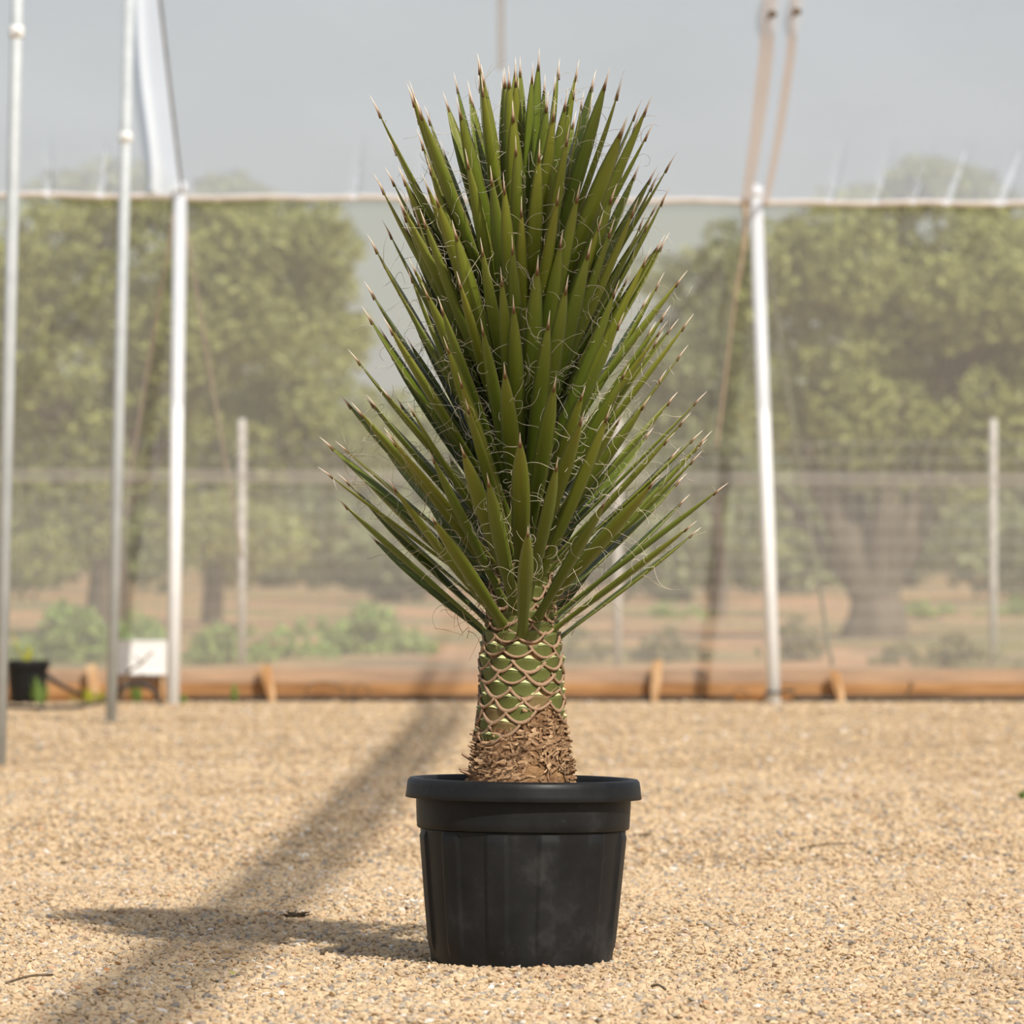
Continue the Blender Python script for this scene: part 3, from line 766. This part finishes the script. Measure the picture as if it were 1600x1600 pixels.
# leaf bases left on the trunk
def scale_meshes():
    nu, nv = 9, 5; vs = []; fs = []
    zlow = lambda u: -.34 * (1 - u * u)
    zup = lambda u: .16 * (1 - u * u) + .02
    bul = lambda u, v: .26 * (1 - abs(u) ** 1.4) * (.25 + .75 * v ** 1.4)
    for j in range(nv):
        for i in range(nu):
            u = -1 + 2 * i / (nu - 1); v = j / (nv - 1)
            vs.append((u * .52, bul(u, v), zlow(u) + (zup(u) - zlow(u)) * v))
    # closing strip back into the trunk
    for i in range(nu):
        u = -1 + 2 * i / (nu - 1); vs.append((u * .5, -.06, zup(u) + .05))
    for j in range(nv):
        for i in range(nu - 1): fs.append((j * nu + i, j * nu + i + 1, (j + 1) * nu + i + 1, (j + 1) * nu + i))
    me1 = bpy.data.meshes.new('leaf_base'); me1.from_pydata(vs, [], fs); me1.materials.append(M['scale']); me1.shade_smooth()
    vs = []; fs = []; n = 8
    for i in range(n + 1):
        u = -.46 + .92 * i / n; q = 1 - (u / .46) ** 2
        vs += [(u * .52, bul(u, 1) + .012, zup(u) - .01), (u * .50, max(.0, bul(u, 1) * .35), zup(u) + .15 * q)]
    for i in range(n): fs.append((2 * i, 2 * i + 2, 2 * i + 3, 2 * i + 1))
    me2 = bpy.data.meshes.new('cut_face'); me2.from_pydata(vs, [], fs); me2.materials.append(M['cut']); me2.shade_smooth()
    mb = MB(); pts = []; rr = []
    for i in range(13):
        u = -1.12 + 2.24 * i / 12
        pts.append((u * .52, .07 + .05 * max(0, 1 - u * u), zlow(u) - .03 if abs(u) < 1 else zlow(1) - .03 + (abs(u) - 1) * .6)); rr.append(.072 * (1.1 - .35 * abs(u)))
    mb.tube(pts, rr, 6)
    me3 = bpy.data.meshes.new('bark_rim'); me3.from_pydata(mb.v, [], mb.f); me3.materials.append(M['brim']); me3.shade_smooth()
    return me1, me2, me3
SM = scale_meshes()
M['scale_dry'] = simple('dry_leaf_base', (.14, .10, .035), (.27, .19, .08), 60, .7)
SMB = SM[0].copy(); SMB.materials.clear(); SMB.materials.append(M['scale_dry'])
NA = 9
rows = []
y = 1168.0; r_i = 0
while y > 850:
    rows.append((y, r_i)); y -= 19.5 if y > 1000 else 17.5; r_i += 1
for (y, ri) in rows:
    for k in range(NA):
        a = 2 * PI * (k + .5 * (ri % 2)) / NA + .05 * ri
        yj = y + (k / NA) * 6 - 3 + random.uniform(-2.5, 2.5); z = zz(yj)
        ca, sa = math.cos(a), math.sin(a)
        front = -sa
        # the brown shaggy foot climbs higher on the right front of the trunk
        limit = 1156 - 58 * max(0, math.cos(a + .95)) ** 3 + random.uniform(-9, 9)
        if yj > limit: continue
        r = rad(z); w = 2 * PI * r / NA * 1.02
        nrm = Vector((ca, sa, .12)).normalized(); tanv = Vector((-sa, ca, 0)); up = nrm.cross(tanv) * -1
        up = tanv.cross(nrm) if tanv.cross(nrm).z > 0 else nrm.cross(tanv)
        Mx = Matrix((tanv, nrm, up)).transposed()
        if Mx.determinant() < 0: tanv = -tanv; Mx = Matrix((tanv, nrm, up)).transposed()
        o = bpy.data.objects.new('leaf_base', SMB if yj > 1090 and random.random() < .4 else SM[0]); C.objects.link(o); o.parent = yucca
        o.location = (ca * (r - .001), sa * (r - .001), z - Z0); o.rotation_mode = 'QUATERNION'
        o.rotation_quaternion = Mx.to_quaternion() @ Quaternion((0, 1, 0), random.uniform(-.12, .12))
        hgt = .044 if y > 1000 else .038
        o.scale = (w, .040 * random.uniform(.85, 1.2), hgt * random.uniform(.92, 1.08))
        if y > 1002 and random.random() < .9:
            c = bpy.data.objects.new('cut_face', SM[1]); C.objects.link(c); c.parent = o; c.scale = (random.uniform(.75, 1.15), 1, random.uniform(.8, 1.1))
        c = bpy.data.objects.new('bark_rim', SM[2]); C.objects.link(c); c.parent = o
        c.rotation_euler = (0, random.gauss(0, .10), 0); c.scale = (random.uniform(.92, 1.1), random.uniform(.8, 1.2), random.uniform(.75, 1.25)); c.location = (0, 0, random.uniform(-.05, .04))

# shaggy bark flakes on the foot of the trunk
vs = []; fs = []; tint = []
def flake(p, nrm, tanv, up, ln, w, curl, tn):
    b = len(vs); n = 4
    for i in range(n + 1):
        t = i / n; ww = w * (1 - .45 * t ** 2); c = p + tanv * 0 + up * (ln * t) + nrm * (.002 + curl * t * t)
        vs.extend([c - tanv * ww, c + nrm * ww * .35, c + tanv * ww]); tint.extend([tn] * 3)
    for i in range(n):
        for k in range(2): fs.append((b + 3 * i + k, b + 3 * i + k + 1, b + 3 * i + k + 4, b + 3 * i + k + 3))
for _ in range(1700):
    a = random.uniform(0, 2 * PI); y = 1232 - 84 * random.random() ** 1.15 - (66 * max(0, math.cos(a + .95)) ** 3 * random.random())
    wound = abs(((a + PI / 2 - .42 + PI) % (2 * PI)) - PI) < .16 and y < 1205
    if wound and random.random() < .75: continue
    z = zz(y) - Z0; r = rad(z + Z0) * 1.0; ca, sa = math.cos(a), math.sin(a)
    nrm = Vector((ca, sa, .1)).normalized(); tv = Vector((-sa, ca, 0)); up = nrm.cross(tv)
    if up.z < 0: up = -up
    ang = random.gauss(PI / 2 * random.choice([-1, 1]), .4) if random.random() < .82 else random.gauss(0, .5)
    u2 = up * math.cos(ang) + tv * math.sin(ang); t2 = tv * math.cos(ang) - up * math.sin(ang)
    flake(Vector((ca * r, sa * r, z)), nrm, t2, u2, random.uniform(.008, .022), random.uniform(.0010, .0036), random.uniform(-.003, .010), random.random() ** 1.5)
me = bpy.data.meshes.new('bark_flakes'); me.from_pydata([tuple(v) for v in vs], [], fs); me.materials.append(M['flake']); me.shade_smooth()
at = me.attributes.new('tint', 'FLOAT', 'POINT'); at.data.foreach_set('value', np.array(tint, 'f'))
o = bpy.data.objects.new('bark_flakes', me); C.objects.link(o); o.parent = yucca; o['kind'] = 'stuff'
# old leaf stubs sticking out at the left foot
stubv = MB(); stubv.tube([(0, 0, 0), (0, 0, .55), (0, 0, 1)], [.17, .15, .10], 6)
stm = bpy.data.meshes.new('leaf_stub'); stm.from_pydata(stubv.v, [], stubv.f); stm.materials.append(M['brim'])
for (y, da, ln) in ((1142, .1, .017), (1152, -.15, .02), (1163, .05, .020), (1172, -.1, .021), (1180, .1, .020), (1192, -.05, .032), (1200, .15, .022), (1206, -.1, .03), (1213, .0, .03), (1168, PI + .1, .014), (1190, PI - .1, .016), (1205, PI + .05, .018)):
    a = PI + .25 + da if da < 2 else da + PI - .25; z = zz(y) - Z0; r = rad(z + Z0) - .004
    o = bpy.data.objects.new('leaf_stub', stm); C.objects.link(o); o.parent = yucca
    dv = Vector((math.cos(a), math.sin(a), .45 + random.uniform(-.3, .3))).normalized()
    o.location = (math.cos(a) * r, math.sin(a) * r, z); o.rotation_mode = 'QUATERNION'; o.rotation_quaternion = dv.to_track_quat('Z', 'Y'); o.scale = (ln, ln * .7, ln)

# leaves: a few shared shapes, one object for each leaf, its spine a sub-part
WP = [(0, 1.30), (.03, 1.05), (.07, .78), (.14, .66), (.25, .72), (.4, .90), (.55, 1.0), (.68, .98), (.8, .82), (.88, .60), (.94, .36), (.98, .15), (1, .06)]
def leaf_shape(width, bow, twist):
    ts = [0, .03, .07, .14, .25, .38, .5, .62, .74, .83, .9, .955, .985, 1.0]
    vs = []; mg = []
    for t in ts:
        w = width * lerp_tab(WP, t)[0]; hh = .34 * w; th = .36 * w if t > .1 else .5 * w
        yo = bow * (t * t) ; tw = twist * t
        sec = [(-1, 0, 1), (-.6, -1, .2), (0, -1.45, 0), (.6, -1, .2), (1, 0, 1), (.5, .0, .2), (0, -.32, 0), (-.5, 0, .2)]
        for (sx, sy, m_) in sec:
            x = sx * w; y = sy * hh * (1.0 if sy < -.5 else 1.0)
            c, s = math.cos(tw), math.sin(tw)
            vs.append((x * c - y * s, x * s + y * c + yo, t)); mg.append(m_)
    fs = []
    for i in range(len(ts) - 1):
        for k in range(8):
            k2 = (k + 1) % 8; fs.append((i * 8 + k, i * 8 + k2, (i + 1) * 8 + k2, (i + 1) * 8 + k))
    fs.append(tuple((len(ts) - 1) * 8 + k for k in range(8)))
    me = bpy.data.meshes.new('leaf'); me.from_pydata(vs, [], fs); me.materials.append(M['yleaf']); me.shade_smooth()
    at = me.attributes.new('margin', 'FLOAT', 'POINT'); at.data.foreach_set('value', np.array(mg, 'f'))
    w = width
    mb = MB(); yo = bow
    mb.tube([(0, bow * .955 ** 2 - .12 * w, .955), (0, bow * .985 ** 2 - .02 * w, .985), (0, bow * 1.012 ** 2, 1.012), (0, bow * 1.045 ** 2, 1.045)], [w * .18, w * .13, w * .07, w * .012], 6)
    sp_ = bpy.data.meshes.new('spine'); sp_.from_pydata(mb.v, [], mb.f); sp_.materials.append(M['spine']); sp_.shade_smooth()
    return me, sp_, width, bow
shapes = [leaf_shape(random.uniform(.031, .0405), random.uniform(-.035, .045), random.uniform(-.25, .25)) for _ in range(14)]
TAB = [(-1005, 35, 285), (-985, 38, 320), (-950, 41, 345), (-900, 42, 345), (-850, 47, 335), (-800, 55.5, 350), (-750, 60, 366), (-700, 61, 376), (-650, 61, 388), (-600, 61.5, 412), (-565, 63, 425), (-520, 71, 400), (-500, 76, 378), (-480, 83, 368), (-468, 88, 355)]
NL = 252
fib = []; GA = 2.399963
for i in range(NL):
    s = i / (NL - 1)
    yb = 1006 - 538 * s ** .91
    el, ln = lerp_tab(TAB, -yb)
    az = i * GA + random.gauss(0, .10)
    el = R(min(89, el + random.gauss(0, 2.6))); ln = ln / 915 * random.uniform(.92, 1.06)
    z = zz(yb); r = rad(z) * .80
    ca, sa = math.cos(az), math.sin(az); ce, se = math.cos(el), math.sin(el)
    wv = Vector((-sa, ca, 0)); nv = Vector((-se * ca, -se * sa, ce)); dv = Vector((ce * ca, ce * sa, se))
    Mx = Matrix((wv, nv, dv)).transposed()
    q = Mx.to_quaternion() @ Quaternion((0, 0, 1), random.gauss(0, .22))
    me_, sp_, wd, bw = shapes[i % len(shapes)]
    o = bpy.data.objects.new('leaf', me_); C.objects.link(o); o.parent = yucca
    o.location = (ca * r, sa * r, z - Z0); o.rotation_mode = 'QUATERNION'; o.rotation_quaternion = q
    wsc = random.uniform(.9, 1.12) * (.37 / ln) ** .6
    o.scale = (ln * wsc, ln * wsc, ln)
    c = bpy.data.objects.new('spine', sp_); C.objects.link(c); c.parent = o
    # curling threads leave the leaf margins
    loc = Vector(o.location)
    for _ in range(random.randint(8, 14)):
        t = random.uniform(.22, .97); sgn = random.choice((-1, 1)); w = wd * lerp_tab(WP, t)[0] * wsc * ln
        st = loc + q @ Vector((sgn * w, bw * t * t * ln * wsc, t * ln))
        d0 = (q @ Vector((sgn * random.uniform(.2, 1), random.uniform(-.5, .8), random.uniform(-.8, .9)))).normalized()
        fib.append((st, d0))
fm = MB()
def curl(st, d0, ln, k, r, n=11, fm=fm):
    p = st.copy(); d = d0.copy(); ax = Vector((random.gauss(0, 1), random.gauss(0, 1), random.gauss(0, 1))).normalized()
    pts = [p.copy()]
    for i in range(n):
        d = Quaternion(ax, k * random.uniform(.5, 1.4)) @ d; d.z -= .02; d.normalize()
        ax = (ax + Vector((random.gauss(0, .25), random.gauss(0, .25), random.gauss(0, .25)))).normalized()
        p = p + d * (ln / n); pts.append(p.copy())
    fm.tube(pts, [r * (1 - .5 * i / n) for i in range(n + 1)], 3, False)
for (st, d0) in fib:
    curl(st, d0, random.uniform(.02, .075), random.choice((-1, 1)) * random.uniform(.08, .5), .00048)
o = fm.build('fibres', M['fibre'], yucca); o['kind'] = 'stuff'
bf = MB()
for _ in range(900):
    y = random.uniform(480, 1000); z = zz(y) - Z0; a = random.uniform(0, 6.28); r = rad(z + Z0) * random.uniform(.9, 1.9)
    curl(Vector((math.cos(a) * r, math.sin(a) * r, z)), Vector((random.gauss(0, 1), random.gauss(0, 1), random.gauss(.5, 1))).normalized(), random.uniform(.02, .06), random.uniform(-.4, .4), .0006, 8, bf)
o = bf.build('brown_threads', M['brown_fibre'], yucca); o['kind'] = 'stuff'

# ------------------------------------------------------------------ small litter on the gravel
M['dry_leaf'] = simple('dry_leaf', (.55, .20, .06), (.7, .33, .12), 60, .7)
M['yellow_leaf'] = simple('yellow_leaf', (.36, .36, .05), (.5, .46, .09), 60, .7)
def litter(px, py, ln, mat, label, rz):
    p = G(px, py, .014); vs = []; fs = []
    for i in range(5):
        t = i / 4; w = .38 * ln * math.sin(PI * (.08 + .84 * t))
        for s in (-1, 0, 1): vs.append((s * w, (t - .5) * ln, (abs(s) * .25 * w) + .15 * ln * t))
    for i in range(4):
        for k in range(2): fs.append((3 * i + k, 3 * i + k + 1, 3 * i + k + 4, 3 * i + k + 3))
    o = mesh_obj('fallen_leaf', vs, fs, M[mat], None, True); o.location = p; o.rotation_euler = (.15, .25, rz)
    return tag(o, label, 'leaf')
litter(160, 1550, .022, 'dry_leaf', 'orange dry leaf on the gravel near the lower left corner', 1.2)
litter(362, 1521, .015, 'yellow_leaf', 'yellow-green fallen leaf on the gravel left of the large pot', .5)
litter(548, 1574, .013, 'yellow_leaf', 'yellowish fallen leaf on the gravel at the bottom below the pot', 2.2)
litter(166, 1516, .014, 'dry_leaf', 'tiny orange dry leaf on the gravel above the larger orange leaf', .2)
def clump(px, py, n, s, label):
    p = G(px, py, .004); mb = MB()
    for _ in range(n):
        a = random.uniform(0, 6.28); d = Vector((math.cos(a), math.sin(a), random.uniform(.1, .8))).normalized()
        b0 = Vector((random.gauss(0, s * .4), random.gauss(0, s * .4), .002)); mb.tube([b0, b0 + d * s * .5, b0 + d * s + Vector((0, 0, -s * .15))], .0015, 4)
    o = mb.build('dry_clump', M['twig']); o.location = p
    return tag(o, label, 'litter', 'dry clumps on the gravel')
clump(462, 1434, 40, .022, 'dark dry tuft lying in the plant shadow left of the large pot')
clump(1000, 1310, 40, .025, 'brown dry tuft on the gravel just right of the large pot')
def ground_twig(x0, y0, x1, y1, label):
    mb = MB(); a = G(x0, y0, .014); b = G(x1, y1, .013); mb.tube(spline([a, a.lerp(b, .5) + Vector((0, .01, .004)), b], 4), .0022, 5)
    return tag(mb.build('dry_twig', M['twig']), label, 'twig')
ground_twig(10, 1536, 82, 1523, 'thin twig on the gravel at the left edge near the bottom')
ground_twig(1250, 1326, 1330, 1318, 'dark twig on the gravel far right of the large pot')
ground_twig(1018, 1541, 1040, 1546, 'short dark twig on the gravel at lower right of the large pot')
